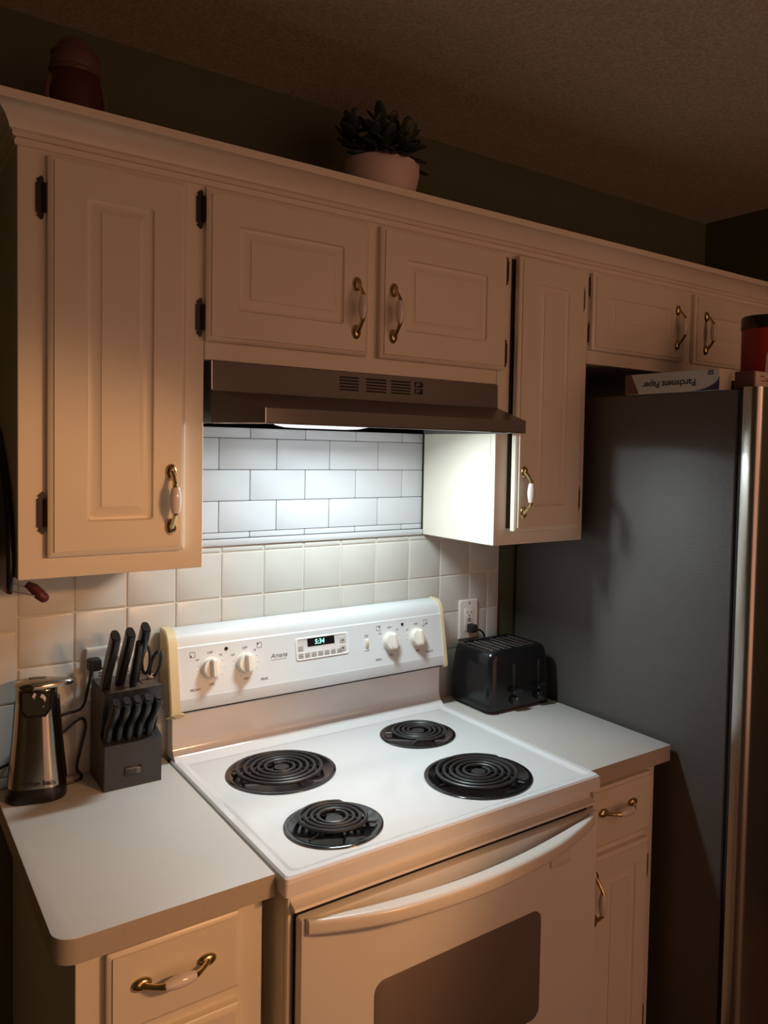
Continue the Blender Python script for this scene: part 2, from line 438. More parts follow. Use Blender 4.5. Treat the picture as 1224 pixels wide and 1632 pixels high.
# ------------------------------------------------------------------ base cabinets and worktops
CZ = 0.914
b1 = thing('base_cabinet', 'cream base cabinet with one drawer at left of the range', 'cabinet', (-.13, -.3, 0), 'cream base cabinets')
obj('body', box(B(), -.277, .018, -.571, -.001, .1005, .8735), CAB, b1); obj('face_frame', box(B(), -.277, .018, -.590, -.5715, .10, .8735, .001, 1), CAB, b1); obj('plinth', box(B(), -.26, .005, -.53, -.01, .001, .10), CAB, b1)
d = obj('drawer', door_bm(-.236, -.028, .735, .864, -.5905, lip=.0075, raised=False), CAB, b1)
pull((-.136, -.6095, .805), d, True)
d = obj('door', door_bm(-.236, -.026, .15, .708, -.5905), CAB, b1)
b2 = thing('base_cabinet', 'narrow cream base cabinet between the range and the fridge', 'cabinet', (.93, -.3, 0), 'cream base cabinets')
obj('body', box(B(), .800, 1.055, -.571, -.001, .1005, .8735), CAB, b2); obj('face_frame', box(B(), .800, 1.055, -.590, -.5715, .10, .8735, .001, 1), CAB, b2); obj('plinth', box(B(), .81, 1.04, -.53, -.01, .001, .10), CAB, b2)
d = obj('drawer', door_bm(.812, 1.026, .716, .858, -.5905, lip=.0075, raised=False), CAB, b2)
pull((.900, -.6095, .800), d, True)
d = obj('door', door_bm(.812, 1.022, .15, .694, -.5905, gin=.048), CAB, b2)
pull((.826, -.6095, .603), d); hinge((1.029, -.591, .616), d, True); hinge((1.029, -.591, .23), d, True)

def worktop(name, x0, x1, yf, yb, rcorner, label):
    root = thing(name, label, 'worktop', ((x0 + x1) / 2, -.3, .875), 'laminate worktops')
    def out(i, rl):
        pts = []
        r = rl
        for k in range(9):
            a = PI + PI / 2 * k / 8
            pts.append((x0 + i + r + (r) * math.cos(a), yf + i + r + r * math.sin(a)))
        return pts + [(x1 - i, yf + i), (x1 - i, yb), (x0 + i, yb)]
    bm = B(); loft(bm, [[(x, y, z) for x, y in out(0, rcorner)] for z in (.8745, .9125)])
    obj('edge_band', bm, LAMSHADE, root)
    bm = B(); loft(bm, [[(x, y, z) for x, y in out(i, max(rcorner - i, .0008))] for i, z in ((-.0004, .9127), (-.0004, .9136), (.0004, .9140))])
    obj('laminate_sheet', bm, LAM, root)
    return root
worktop('worktop', -.309, .0275, -.617, -.0062, .034, 'grey-beige laminate worktop with rounded corner at left of the range')
worktop('worktop', .7955, 1.0805, -.617, -.0062, .0015, 'small grey-beige laminate worktop under the toaster, right of the range')

# ------------------------------------------------------------------ range
R0, R1 = .031, .791
rg = thing('range', 'white electric coil range with cream oven front, four burners', 'stove', (.411, -.35, 0))
bm = B(); box(bm, R0 + .010, R1 - .010, -.628, -.035, .03, .884, .002, 1)
for x in (.07, .75):
    for y in (-.58, -.09): obj('foot', box(B(), x - .02, x + .02, y - .02, y + .02, .0005, .03), BLACK, rg)
obj('body', bm, ENAMB, rg)
# cooktop pan with raised rim
rings = [(0, .8865, .004), (0, .909, .006), (.0015, .9155, .007), (.005, .919, .009), (.016, .919, .011), (.022, .9165, .012), (.027, .9145, .014), (.032, .914, .016)]
bm = B(); loft(bm, [[(x, y, z) for x, y in rrect(R0 + i, R1 - i, -.653 + i, -.040 - i, r)] for i, z, r in rings])
ck = obj('cooktop', bm, ENAM, None, smooth=50)
BURN = [(.217, -.236, .120, 5), (.193, -.520, .0945, 4), (.597, -.216, .0955, 4), (.564, -.499, .120, 5)]
bool_cut(ck, [lathe(B(), [(R - .008, .893), (R - .008, .93)], 48, (x, y, 0)) for x, y, R, n in BURN])
for p in ck.data.polygons: p.use_smooth = False
ck.data.transform(Matrix.Translation(-Vector(rg.location))); ck.parent = rg
ck.name = 'cooktop'
# riser sweeping up behind the burners
bm = B()
rp = [(-.012, .916), (-.090, .9145), (-.078, .9165), (-.066, .9215), (-.056, .930), (-.050, .941), (-.0475, .955), (-.046, 1.06), (-.012, 1.06)]
prism(bm, rp, 'x', R0 + .006, R1 - .006)
obj('riser', bm, ENAM, rg, smooth=40)
def burner(x, y, R, n):
    bm = B()
    lathe(bm, [(R - .016, .9135), (R - .010, .9175), (R - .003, .9180), (R, .9165), (R, .9145), (R - .0085, .9145), (R - .010, .9120), (R - .022, .902), (R * .55, .8965), (.012, .8955), (.0001, .8955), (.0001, .8962), (R * .55, .898), (R - .024, .904)], 48, (x, y, 0))
    pan = obj('drip_pan', bm, BLACKG, rg)
    Rc = R - .024; p = (Rc - .024) / (n - .15)
    bm = B(); pts = []
    N = int(n * 40)
    a0 = random.uniform(0, 6.28)
    dx, dy, dz = (.004, .006, .003) if (R < .095) else (0, 0, 0)
    for k in range(N + 1):
        t = k / N; rr = .022 + (Rc - .022) * t; a = a0 - t * n * 2 * PI
        pts.append((x + dx + rr * math.cos(a), y + dy + rr * math.sin(a), .9255 + dz * .5 + dz * math.sin(a - 2.2) * t))
    e = pts[-1]; rr = Rc
    pts.append((x + dx + (Rc + .004) * math.cos(a - .12), y + dy + (Rc + .004) * math.sin(a - .12), .918))
    tube(bm, pts, .0040, 8, smooth=False, flat=1.0)
    obj('coil', bm, COIL, pan)
    for k in range(3):
        bm = B()
        a = a0 + .6 + k * 2 * PI / 3
        c, s = math.cos(a), math.sin(a)
        tube(bm, [(x + c * .012, y + s * .012, .9185), (x + c * (Rc + .010), y + s * (Rc + .010), .9185)], .0022, 6, smooth=False)
        obj('support_arm', bm, COIL, pan)
    bm = lathe(B(), [(.0001, .916), (.0165, .916), (.0175, .922), (.016, .9255), (.0001, .9265)], 24, (x + dx * .5, y + dy * .5, 0))
    obj('hub_cap', bm, COIL, pan)
for b in BURN: burner(*b)
# backguard
PA, PB = .040, .769
pp = [(-.014, 1.042), (-.086, 1.036), (-.0925, 1.0385), (-.0935, 1.043), (-.0905, 1.0645), (-.0885, 1.0675), (-.0690, 1.1755), (-.0665, 1.1785), (-.0645, 1.187), (-.0600, 1.1985), (-.0520, 1.2070), (-.0410, 1.2120), (-.014, 1.2125)]
PANEL = mat('panel_paint', (0.66, 0.695, 0.705), 0.42, var=0.01)
cp = obj('control_panel', prism(B(), pp, 'x', PA, PB), PANEL, rg, smooth=25)
def outset(poly, d):
    cy = sum(p[0] for p in poly) / len(poly); cz = sum(p[1] for p in poly) / len(poly)
    return [(p[0] + d * (1 if p[0] > cy else -1), p[1] + d * (1 if p[1] > cz else -1)) for p in poly]
capp = [(-.013, 1.036), (-.088, 1.031), (-.096, 1.035), (-.0965, 1.043), (-.0715, 1.178), (-.0675, 1.192), (-.062, 1.203), (-.053, 1.2115), (-.041, 1.2155), (-.013, 1.216)]
def endcap(xa, xb, xin):
    bm = B()
    ins = [(p[0] * .93 - .003, 1.125 + (p[1] - 1.125) * .965) for p in capp]
    s = 1 if xb > xa else -1
    loft(bm, [[(xa, *p) for p in capp], [(xb - s * .003, *p) for p in capp], [(xb, *p) for p in ins]])
    return bm
for xa, xb in ((PA - .0002, PA - .0225), (PB + .0002, PB + .0115)):
    o = obj('end_cap', endcap(xa, xb, 0), BEIGE, rg, smooth=30); o['label'] = 'yellowed plastic end cap'
bm = B(); loft(bm, [[(.0185, -.096, 1.036), (.046, -.095, 1.033), (.050, -.090, 1.026), (.036, -.086, 1.022), (.030, -.070, 1.018), (.0195, -.05, 1.015)], [(.018, -.094, 1.041), (.046, -.0935, 1.037), (.050, -.088, 1.032), (.036, -.084, 1.028), (.030, -.068, 1.026), (.019, -.05, 1.022)]])
o = obj('tape', bm, TAPE, rg, smooth=0); o['label'] = 'crumpled yellow tape at panel corner'
def PY(z): return -.0885 + (z - 1.0675) * (.0195 / .108)
TILT = math.atan2(.0195, .108); TR = (PI / 2 - TILT, 0, 0)
obj('painted_shadow_strip', box(B(), PA + .004, PB - .004, -.085, -.0445, 1.0325, 1.0355), DARKGAP, rg)  # dark strip painting in the shade beneath the control panel
def knob_bm():
    bm = lathe(B(), [(.0255, 0), (.0255, .0012), (.0225, .0015), (.0225, .010), (.0205, .0165), (.0001, .0168)], 32)
    for v in bm.verts: pass
    # raised finger bar
    loops = []
    for z, hw, hl in ((.012, .0085, .0215), (.022, .0070, .0212), (.0275, .0052, .0200), (.029, .0035, .018)):
        loops.append([(x, y, z) for x, y in rrect(-hw, hw, -hl, hl, min(hw, .006), 4)])
    loft(bm, loops)
    return bm
kn = None
rotm = Matrix.Rotation(PI / 2 - TILT, 4, 'X')
for x in (.114, .197, .599, .684):
    loc = Vector((x, PY(1.124) - .0006, 1.124))
    if kn is None: kn = obj('knob', knob_bm(), KNOB, cp, loc=loc); kn.rotation_euler = (PI / 2 - TILT, 0, 0); o = kn
    else: o = inst(kn, loc, cp)
    o.rotation_euler = (PI / 2 - TILT, 0, 0)
kn['label'] = 'ivory burner knob with finger bar'
def panel_pt(x, z, lift=.0004): return Vector((x, PY(z) - lift, z))
for kx, words, corner, lab, lx in ((.114, 'FRONT', 'bl', -1, -.038), (.197, 'REAR', 'tl', 1, .044), (.599, 'REAR', 'tr', -1, -.040), (.684, 'FRONT', 'br', 1, .038)):
    text('lettering', 'OFF', .0075, panel_pt(kx, 1.124 + .034), TR, INK, cp)
    text('lettering', 'LO', .0065, panel_pt(kx - .030, 1.124 + .022), TR, INK, cp)
    text('lettering', 'HI', .0065, panel_pt(kx + .024, 1.124 + .026), TR, INK, cp)
    text('lettering', 'MED', .0065, panel_pt(kx, 1.124 - .036), TR, INK, cp)
    text('lettering', words, .0075, panel_pt(kx + lx, 1.124 - .043), TR, INK, cp)
    bm = B()
    for aa in (25, -5, -35, 215, 185, 155 + 10, 245, -62):
        c, s = math.cos(math.radians(aa)), math.sin(math.radians(aa))
        p = panel_pt(kx + c * .0305, 1.124 + s * .0305, .0002)
        box(bm, p.x - .0009, p.x + .0009, p.y - .0002, p.y + .0004, p.z - .0006, p.z + .0006)
    obj('tick_marks', bm, INK, cp)['kind'] = 'stuff'
    # little cooktop pictogram
    sx_ = kx + (-.041 if corner in ('bl', 'tr') and kx < .4 else (.036 if kx < .4 else (-.034 if corner == 'tr' else .032)))
    sz = 1.124 + (.034 if kx < .15 else .036)
    bm = B(); p = panel_pt(sx_, sz, .0003)
    for a_, b_, c_, d_ in ((-.006, .006, .0052, .006), (-.006, .006, -.006, -.0052), (-.006, -.0052, -.006, .006), (.0052, .006, -.006, .006)):
        box(bm, p.x + a_, p.x + b_, p.y - .0002, p.y + .0004, p.z + c_, p.z + d_)
    qx = {'bl': -.003, 'tl': -.003, 'tr': .0028, 'br': .0028}[corner]; qz = {'bl': -.003, 'tl': .003, 'tr': .003, 'br': -.003}[corner]
    box(bm, p.x + qx - .0017, p.x + qx + .0017, p.y - .0002, p.y + .0004, p.z + qz - .0017, p.z + qz + .0017)
    for v in bm.verts: v.co.y += PY(v.co.z) - PY(sz)
    obj('pictogram', bm, INK, cp)['kind'] = 'stuff'
for x in (.152, .640):
    o = obj('indicator_light', lathe(B(), [(.0042, .0002), (.0042, -.0012), (.0028, -.0022), (.0001, -.0025)], 16, panel_pt(x, 1.162, 0), 'y'), BLACKG, cp)
    o['label'] = 'round black indicator light'
# clock module
bm = B(); loft(bm, [[tuple(panel_pt(x, z, l)) for x, z in rrect(.325 + i, .473 - i, 1.109 + i, 1.163 - i, .006)] for i, l in ((0, -.001), (0, .0008), (.0015, .0022), (.003, .0022), (.0045, .0010))])
obj('clock_bezel', bm, ENAM, cp)
bm = B(); loft(bm, [[tuple(panel_pt(x, z, l)) for x, z in rrect(.358, .433, 1.1395, 1.1585, .001)] for l in (.0008, .0016)])
o = obj('clock_display', bm, BLACKG, cp); o['label'] = 'black clock display'
o = text('clock_digits', '5:34', .0165, panel_pt(.391, 1.1490, .0019), TR, DIGIT, cp, shear=.12, bold=.0002, xs=.95); o['label'] = 'glowing green clock digits'
btn = []
BTN = mat('grey_button', (0.50, 0.48, 0.45), 0.5)
for k in range(7):
    btn.append((.3315 + k * .0178, .3465 + k * .0178, 1.1145, 1.1265))
btn += [(.3315, .3465, 1.1315, 1.1455), (.4475, .4645, 1.1375, 1.1525), (.4480, .4650, 1.1165, 1.1320)]
for a_, b_, c_, d_ in btn:
    bm = B(); loft(bm, [[tuple(panel_pt(x, z, l)) for x, z in rrect(a_ + i, b_ - i, c_ + i, d_ - i, .0012, 2)] for i, l in ((0, .0008), (0, .0016), (.0006, .0020))])
    obj('button', bm, BTN, cp)
for zz, s in ((1.145, 1), (1.1243, -1)):
    p = [panel_pt(.4560 - .003, zz - s * .0028, .0023), panel_pt(.4560 + .003, zz - s * .0028, .0023), panel_pt(.4560, zz + s * .0032, .0023)]
    bm = B(); q = [v + Vector((0, .0006, 0)) for v in p]; loft(bm, [q, p]); obj('arrow_mark', bm, INKD, cp, smooth=0)
for k in range(8):
    a_, b_, c_, d_ = btn[k]
    bm = B()
    for dz in (.0025, -.0015):
        p = panel_pt((a_ + b_) / 2, (c_ + d_) / 2 + dz, .0022); box(bm, p.x - .0048, p.x + .0048, p.y - .0001, p.y + .0004, p.z - .0006, p.z + .0006)
    obj('button_print', bm, INK, cp)['kind'] = 'stuff'
o = text('logo', 'Amana', .0155, panel_pt(.281, 1.1300), TR, INK, cp, shear=.35)
bm = B(); p = panel_pt(.281, 1.1205, .0003)
for k in range(11): box(bm, p.x - .020 + k * .0037, p.x - .0175 + k * .0037, p.y, p.y + .0004, p.z - .0007, p.z + .0007)
obj('fine_print', bm, INK, cp)['kind'] = 'stuff'
# oven light switch
p = panel_pt(.527, 1.1245, 0)
bm = box(B(), p.x - .0058, p.x + .0058, p.y - .0020, p.y + .004, p.z - .012, p.z + .012, .001); obj('switch_frame', bm, KNOB, cp)
bm = box(B(), p.x - .0034, p.x + .0034, p.y - .0050, p.y, p.z - .007, p.z + .007, .001); o = obj('rocker', bm, BEIGE, cp); o['label'] = 'tiny oven light rocker'
bm = B()
for dz, hw in ((.022, .006), (.018, .0045), (-.0165, .0075)): box(bm, p.x - hw, p.x + hw, p.y - .0002 - dz * .0, p.y + .0003 - 0, p.z + dz - .0008, p.z + dz + .0008)
for v in bm.verts: v.co.y += (PY(v.co.z) - p.y)
obj('switch_print', bm, INK, cp)['kind'] = 'stuff'
# oven front
bm = B()
tr = [(-.628, .884), (-.636, .884), (-.640, .878), (-.641, .870), (-.650, .8665), (-.657, .864), (-.659, .860), (-.655, .857), (-.628, .857)]
prism(bm, tr, 'x', .046, .770); obj('top_trim', bm, ENAMB, rg, smooth=40)
obj('vent_slot', box(B(), .057, .760, -.641, -.629, .24, .8568), DARKGAP, rg)
bm = B(); box(bm, .0415, .0475, -.640, -.6285, .05, .878, .001, 1); obj('corner_strip', bm, ENAMB, rg)
bm = B(); box(bm, .7805, .7865, -.640, -.6285, .05, .878, .001, 1); obj('corner_strip', bm, ENAMB, rg)
od = B()
loft(od, [[(x, y, z) for x, z in rrect(.053 + i, .769 - i, .225 + i, .8480 - i, .004, 3)] for i, y in ((0, -.6480), (0, -.662), (.0015, -.6665), (.004, -.668))])
odo = obj('oven_door', od, ENAMB, rg)
gl = B(); loft(gl, [[(x, y, z) for x, z in rrect(.197 + i, .601 - i, .455 + i, .686 - i, .022, 6)] for i, y in ((0, -.6675), (0, -.6690), (.0015, -.6698))])
o = obj('oven_window', gl, GLASS, odo); o['label'] = 'dark brown oven window'
hb = B(); loops = []
NH = 28
for k in range(NH + 1):
    t = k / NH; x = .0615 + (.7450 - .0615) * t
    bow = math.sin(PI * t) ** .75 * .040
    hh = .0125 + .003 * math.sin(PI * t); dd = .007 + .010 * min(1, math.sin(PI * t) * 1.6)
    y = -.6690 - dd * .5 - bow
    z = .8385 - .012 * math.sin(PI * t)
    loops.append([(x, y + a * dd, z + b * hh) for a, b in rrect(-1, 1, -1, 1, .55, 4)])
loft(hb, loops)
o = obj('oven_handle', hb, ENAMB, odo, smooth=60); o['label'] = 'long bowed cream oven handle'
for x in (.0655, .741):
    obj('handle_mount', box(B(), x - .006, x + .006, -.676, -.6675, .826, .851, .003), ENAMB, odo)
bg = box(B(), .624, .681, -.6715, -.6675, .762, .788, .003); o = obj('badge', bg, ENAMB, odo); o['label'] = 'small blank raised badge'
obj('storage_drawer', box(B(), .053, .769, -.665, -.6295, .06, .215, .004), ENAMB, rg)

# ------------------------------------------------------------------ fridge and what lies on it
fr = thing('refrigerator', 'tall stainless fridge with dark grey textured side', 'refrigerator', (1.545, -.4, 0))
FX0, FX1 = 1.098, 1.985
obj('cabinet_body', box(B(), FX0, FX1, -.757, -.012, .02, 1.785, .004), FRS, fr)
obj('door_gasket', box(B(), FX0 + .008, FX1 - .008, -.7715, -.7575, .10, 1.775), DARKGAP, fr)
for xa_, xb_, hx, nm in ((FX0, 1.430, 1.395, 'freezer_door'), (1.436, FX1, 1.471, 'fridge_door')):
    bm = B(); loft(bm, [[(x, y, z) for x, y in ([(xa_ + .001, -.772), (xa_, -.777)] + [(xa_ + .020 - .020 * math.cos(a * PI / 16), -.792 - .020 * math.sin(a * PI / 16)) for a in range(9)] + [(xb_ - .020 + .020 * math.sin(a * PI / 16), -.792 - .020 * math.cos(a * PI / 16)) for a in range(9)] + [(xb_, -.777), (xb_ - .001, -.772)])] for z in (.08, 1.79)])
    dd_ = obj(nm, bm, STEEL, fr, smooth=50)
    obj('handle', tube(B(), [(hx, -.811, .75), (hx, -.85, .78), (hx, -.858, 1.1), (hx, -.85, 1.52), (hx, -.811, 1.55)], .011, 10), STEEL, dd_)
for x in (1.14, 1.94):
    for y in (-.68, -.12): obj('foot', box(B(), x - .02, x + .02, y - .02, y + .02, .0005, .0205), BLACK, fr)
pbx = thing('parchment_box', 'long white parchment paper carton lying upside down on the fridge edge', 'box', (1.112, -.59, 1.7855))
L0, L1 = -.715, -.435
bx0, bx1, bz0, bz1 = 1.0865, 1.137, 1.7855, 1.8365
obj('carton', box(B(), bx0, bx1, L0, L1 - .0, bz0, bz1, .001, 1), CARD, pbx)
o = obj('brown_end_band', prism(B(), [(L1 + .0004, bz0 - .0000), (L1 - .045, bz0 + .0005), (L1 - .018, bz1 + .0003), (L1 + .0004, bz1 + .0003)], 'x', bx0 - .0004, bx1 + .0004), CARDB, pbx); o['label'] = 'brown printed end'
sw = [(L0 - .0003, bz0 + .0005), (L0 + .085, bz0 + .0005)] + [(L0 + .085 - .085 * math.sin(k * PI / 16), bz0 + .0005 + .031 * (1 - math.cos(k * PI / 16))) for k in range(1, 9)]
o = obj('purple_swoosh', prism(B(), sw, 'x', bx0 - .0004, bx0 + .002), PURP, pbx)
RT = (PI / 2, PI, -PI / 2)
text('lettering', 'Parchment Paper', .0235, (bx0 - .0006, -.572, 1.8075), (PI / 2, PI, -PI / 2), INKD, pbx, bold=.0003, xs=.98)
text('lettering', '50', .016, (bx0 - .0006, -.693, 1.8285), (PI / 2, PI, -PI / 2), INKD, pbx, bold=.0003)
fb = thing('foil_box', 'white foil carton with red print lying along the fridge front edge', 'box', (1.30, -.735, 1.7905))
obj('carton', box(B(), 1.140, 1.44, -.770, -.722, 1.7905, 1.8305, .001, 1), CARD, fb)
bm = B()
for k, (a_, b_) in enumerate(((1.168, 1.186), (1.19, 1.215), (1.172, 1.21))): box(bm, a_, b_, -.7706, -.7695, 1.818 - k * .005, 1.8205 - k * .005)
obj('red_print', bm, REDCAN, fb)['kind'] = 'stuff' 
bm = lathe(B(), [(.0001, -.7706), (.013, -.7706), (.013, -.7695), (.0001, -.7695)], 20, (1.245, 0, 1.815), 'y'); obj('purple_dot', bm, PURP, fb)
obj('brown_end_band', box(B(), 1.1395, 1.148, -.7703, -.7217, 1.7905, 1.8308), CARDB, fb)
cn = thing('canister', 'red canister with black lid standing on the fridge at right edge', 'canister', (1.462, -.60, 1.7855))
obj('can_body', lathe(B(), [(.0001, 1.7855), (.062, 1.7855), (.063, 1.788), (.063, 1.975), (.0001, 1.975)], 36, (1.462, -.60, 0)), REDCAN, cn)
o = obj('lid', lathe(B(), [(.0001, 1.9752), (.0648, 1.9752), (.0652, 1.978), (.0652, 2.006), (.063, 2.010), (.0001, 2.010)], 36, (1.462, -.60, 0)), BLACK, cn); o['label'] = 'black plastic lid'
bm = B(); loops = []
for z, w_ in ((1.80, 1.1), (1.90, .95), (1.935, .75), (1.945, .55)):
    loops.append([(1.462 + .0635 * math.cos(a), -.60 + .0635 * math.sin(a), z) for a in [(-PI * .62 + (k / 12 - .5) * 2 * w_ * .62) for k in range(13)]])
loft(bm, loops, False, False, closed=False)
o = obj('paper_label', bm, CARD, cn); o['label'] = 'pale printed paper label'

# ------------------------------------------------------------------ outlets
def outlet(name, x, z, wdt, hgt, label, holes):
    root = thing(name, label, 'outlet', (x, -.008, z - hgt / 2))
    bm = B(); loft(bm, [[(a, y, b) for a, b in rrect(x - wdt / 2 + i, x + wdt / 2 - i, z - hgt / 2 + i, z + hgt / 2 - i, .003, 3)] for i, y in ((0, -.0058), (0, -.0085), (.003, -.0120), (.006, -.0125))])
    obj('cover_plate', bm, PLATE, root)
    for hx in holes:
        obj('receptacle', box(B(), hx - .0165, hx + .0165, -.0142, -.0120, z - .034, z + .034, .002), PLATE, root)
        bm = B()
        for zz in (.021, -.016):
            box(bm, hx - .0075, hx - .0055, -.0146, -.0138, z + zz - .004, z + zz + .004); box(bm, hx + .0055, hx + .0075, -.0146, -.0138, z + zz - .0035, z + zz + .0035)
            lathe(bm, [(.0001, -.0146), (.0024, -.0146), (.0024, -.0138), (.0001, -.0138)], 10, (hx, 0, z + zz - .010), 'y')
        obj('slot', bm, DARKGAP, root)['kind'] = 'stuff'
        bm = box(B(), hx - .006, hx + .006, -.0150, -.0138, z + .000, z + .004, .0004, 1); obj('reset_button', bm, INK, root)
        bm = box(B(), hx - .006, hx + .006, -.0150, -.0138, z - .006, z - .002, .0004, 1); obj('test_button', bm, INK, root)
    bm = lathe(B(), [(.0001, -.0136), (.0026, -.0136), (.0026, -.0122), (.0001, -.0122)], 12, (x, 0, z + hgt * .42), 'y'); obj('screw', bm, CHROME, root)
    return root
outlet('wall_outlet', .916, 1.134, .070, .116, 'white outlet plate with black plug, behind the toaster', (.916,))
outlet('wall_outlet', -.080, 1.130, .118, .116, 'white double outlet plate half hidden by the knife block', (-.106, -.055))

# ------------------------------------------------------------------ toaster
ts = thing('toaster', 'black plastic four-slice toaster on the right worktop', 'toaster', (.965, -.12, CZ))
TX0, TX1, TY0, TY1 = .834, 1.062, -.214, -.026
def tl(i, z, r=.024, fx=0): return [(x, y, z) for x, y in rrect(TX0 + i + fx, TX1 - i, TY0 + i, TY1 - i, r, 6)]
bm = B(); loft(bm, [tl(.006, .9195), tl(.001, .924), tl(0, .935), tl(.001, 1.00), tl(.005, 1.045), tl(.0075, 1.068), tl(.012, 1.078, .022), tl(.018, 1.0825, .018), tl(.026, 1.0820, .014), tl(.030, 1.0785, .012)])
obj('housing', bm, mat('toaster_black', (0.008, 0.0085, 0.010), 0.22, var=0.1), ts)
for y in (-.20, -.06):
    for x in (.885, 1.045):
        obj('foot', box(B(), x - .012, x + .012, y - .008, y + .008, .9145, .9205, .001, 1), BLACK, ts)
for k, x in enumerate((.886, .928, .972, 1.014)):
    obj('slot', box(B(), x - .0125, x + .0125, TY0 + .040, TY1 - .038, 1.0775, 1.0798, .001, 1), DARKGAP, ts)
    for s in (-1, 1): obj('guide_rail', tube(B(), [(x + s * .013, TY0 + .038, 1.0805), (x + s * .013, TY1 - .036, 1.0805)], .0012, 6, smooth=False), CHROME, ts)
    bm = B()
    for q in range(6): tube(bm, [(x - .013, TY0 + .05 + q * .016, 1.0800), (x + .013, TY0 + .05 + q * .016, 1.0800)], .0006, 5, smooth=False)
    o = obj('guide_wire', bm, CHROME, ts); o['kind'] = 'stuff'
for x in (.920, 1.012):
    obj('lever_track', box(B(), x - .003, x + .003, TY0 - .0008, TY0 + .004, .965, 1.045), DARKGAP, ts)
    bm = B(); loft(bm, [[(a, y, b) for a, b in rrect(x - .016 + i, x + .016 - i, .968 + i, .982 - i, .005, 4)] for i, y in ((.002, TY0 - .001), (0, TY0 - .006), (0, TY0 - .015), (.003, TY0 - .019))]); obj('lever', bm, BLACKG, ts)
    bm = lathe(B(), [(.0125, TY0 + .0005), (.0125, TY0 - .008), (.011, TY0 - .012), (.0001, TY0 - .0125)], 22, (x, 0, .946), 'y'); kk = obj('dial', bm, BLACKG, ts)
    bm = box(B(), x - .0012, x + .0012, TY0 - .0135, TY0 - .012, .948, .956); obj('dial_mark', bm, CHROME, kk)
obj('plug', box(B(), .905, .930, -.040, -.0150, 1.098, 1.122, .005), RUBBER, ts)
obj('cord', tube(B(), [(.918, -.035, 1.110), (.935, -.040, 1.105), (.955, -.030, 1.094), (.972, -.018, 1.078), (.985, -.0150, 1.03), (.985, -.0155, .97), (.985, -.0215, .950)], .0030, 8), RUBBER, ts)

# ------------------------------------------------------------------ can opener
co = thing('can_opener', 'tapered brushed steel electric can opener at the left end of the worktop', 'can opener', (-.245, -.082, CZ))
ang = math.radians(-16); ca, sa = math.cos(ang), math.sin(ang)
OX, OY = -.244, -.074
def W(x, y, z): return (OX + x * ca - y * sa, OY + x * sa + y * ca, z)
def ol(w_, d_, z, r, dx=0, dy=0): return [W(x + dx, y + dy, z) for x, y in rrect(-w_ / 2, w_ / 2, -d_ / 2, d_ / 2, r, 6)]
bm = B(); loft(bm, [ol(.110, .082, .9145, .036), ol(.112, .084, .918, .037), ol(.109, .081, .936, .036), ol(.106, .078, .9415, .035)])
obj('base', bm, BLACK, co)
bm = B(); loft(bm, [ol(.1035, .074, .9418, .034), ol(.093, .066, .995, .031), ol(.083, .060, 1.05, .028), ol(.076, .056, 1.105, .026), ol(.0745, .055, 1.112, .025)])
body = obj('steel_shell', bm, OST, co, smooth=50)
for s, q in ((1, 1), (-1, 1)):
    bm = loft(B(), [[W(s * a, y, z) for a, y, z in ((w0, -.006, z0), (w0 + .0025, -.002, z0), (w0 + .0025, .028, z0), (w0 - .012, .034, z0))] for z0, w0 in ((.940, .0515), (.995, .046), (1.05, .0412), (1.112, .0372))])
    obj('side_strip', bm, BLACK, co)
bm = B(); loft(bm, [ol(.0770, .057, 1.1122, .026), ol(.0765, .0565, 1.137, .026), ol(.070, .052, 1.140, .024)])
obj('head', bm, OST, co, smooth=50)
bm = B(); loft(bm, [[W(x, y, z) for x, z in pts] for y, pts in ((-.0285, [(-.022, 1.136), (-.022, 1.10), (-.014, 1.088), (.018, 1.088), (.026, 1.102), (.030, 1.136)]), (-.0345, [(-.021, 1.136), (-.021, 1.101), (-.013, 1.0905), (.017, 1.0905), (.025, 1.103), (.029, 1.136)]))])
fp = obj('cutter_plate', bm, CHROME, co, smooth=25)
bm = B(); loft(bm, [[W(x, y, z) for x, z in pts] for y, pts in ((-.0272, [(-.0255, 1.136), (-.0255, 1.0985), (-.016, 1.0845), (.020, 1.0845), (.0295, 1.0995), (.0335, 1.136)]), (-.0296, [(-.0255, 1.136), (-.0255, 1.0985), (-.016, 1.0845), (.020, 1.0845), (.0295, 1.0995), (.0335, 1.136)]))])
obj('plate_surround', bm, BLACK, co, smooth=25)
def disc(bm, x, z, y0, y1, r, n=18):
    loft(bm, [[W(x + r * math.cos(2 * PI * k / n), y, z + r * math.sin(2 * PI * k / n)) for k in range(n)] for y in (y0, y1)])
for dx_, dz_, yy, rr_ in ((.008, 1.118, -.046, .012), (-.004, 1.126, -.049, .006), (.010, 1.106, -.041, .007)):
    bm = B(); disc(bm, dx_, dz_, -.0345, yy, rr_); obj('cutting_wheel', bm, CHROME, fp)
bm = B(); box(bm, 0, 1, 0, 1, 0, 1)
for v in bm.verts: v.co = Vector(W(-.008 + v.co.x * .018, -.0365 + v.co.y * .003, 1.093 + v.co.z * .003))
obj('guide_bar', bm, CHROME, fp)
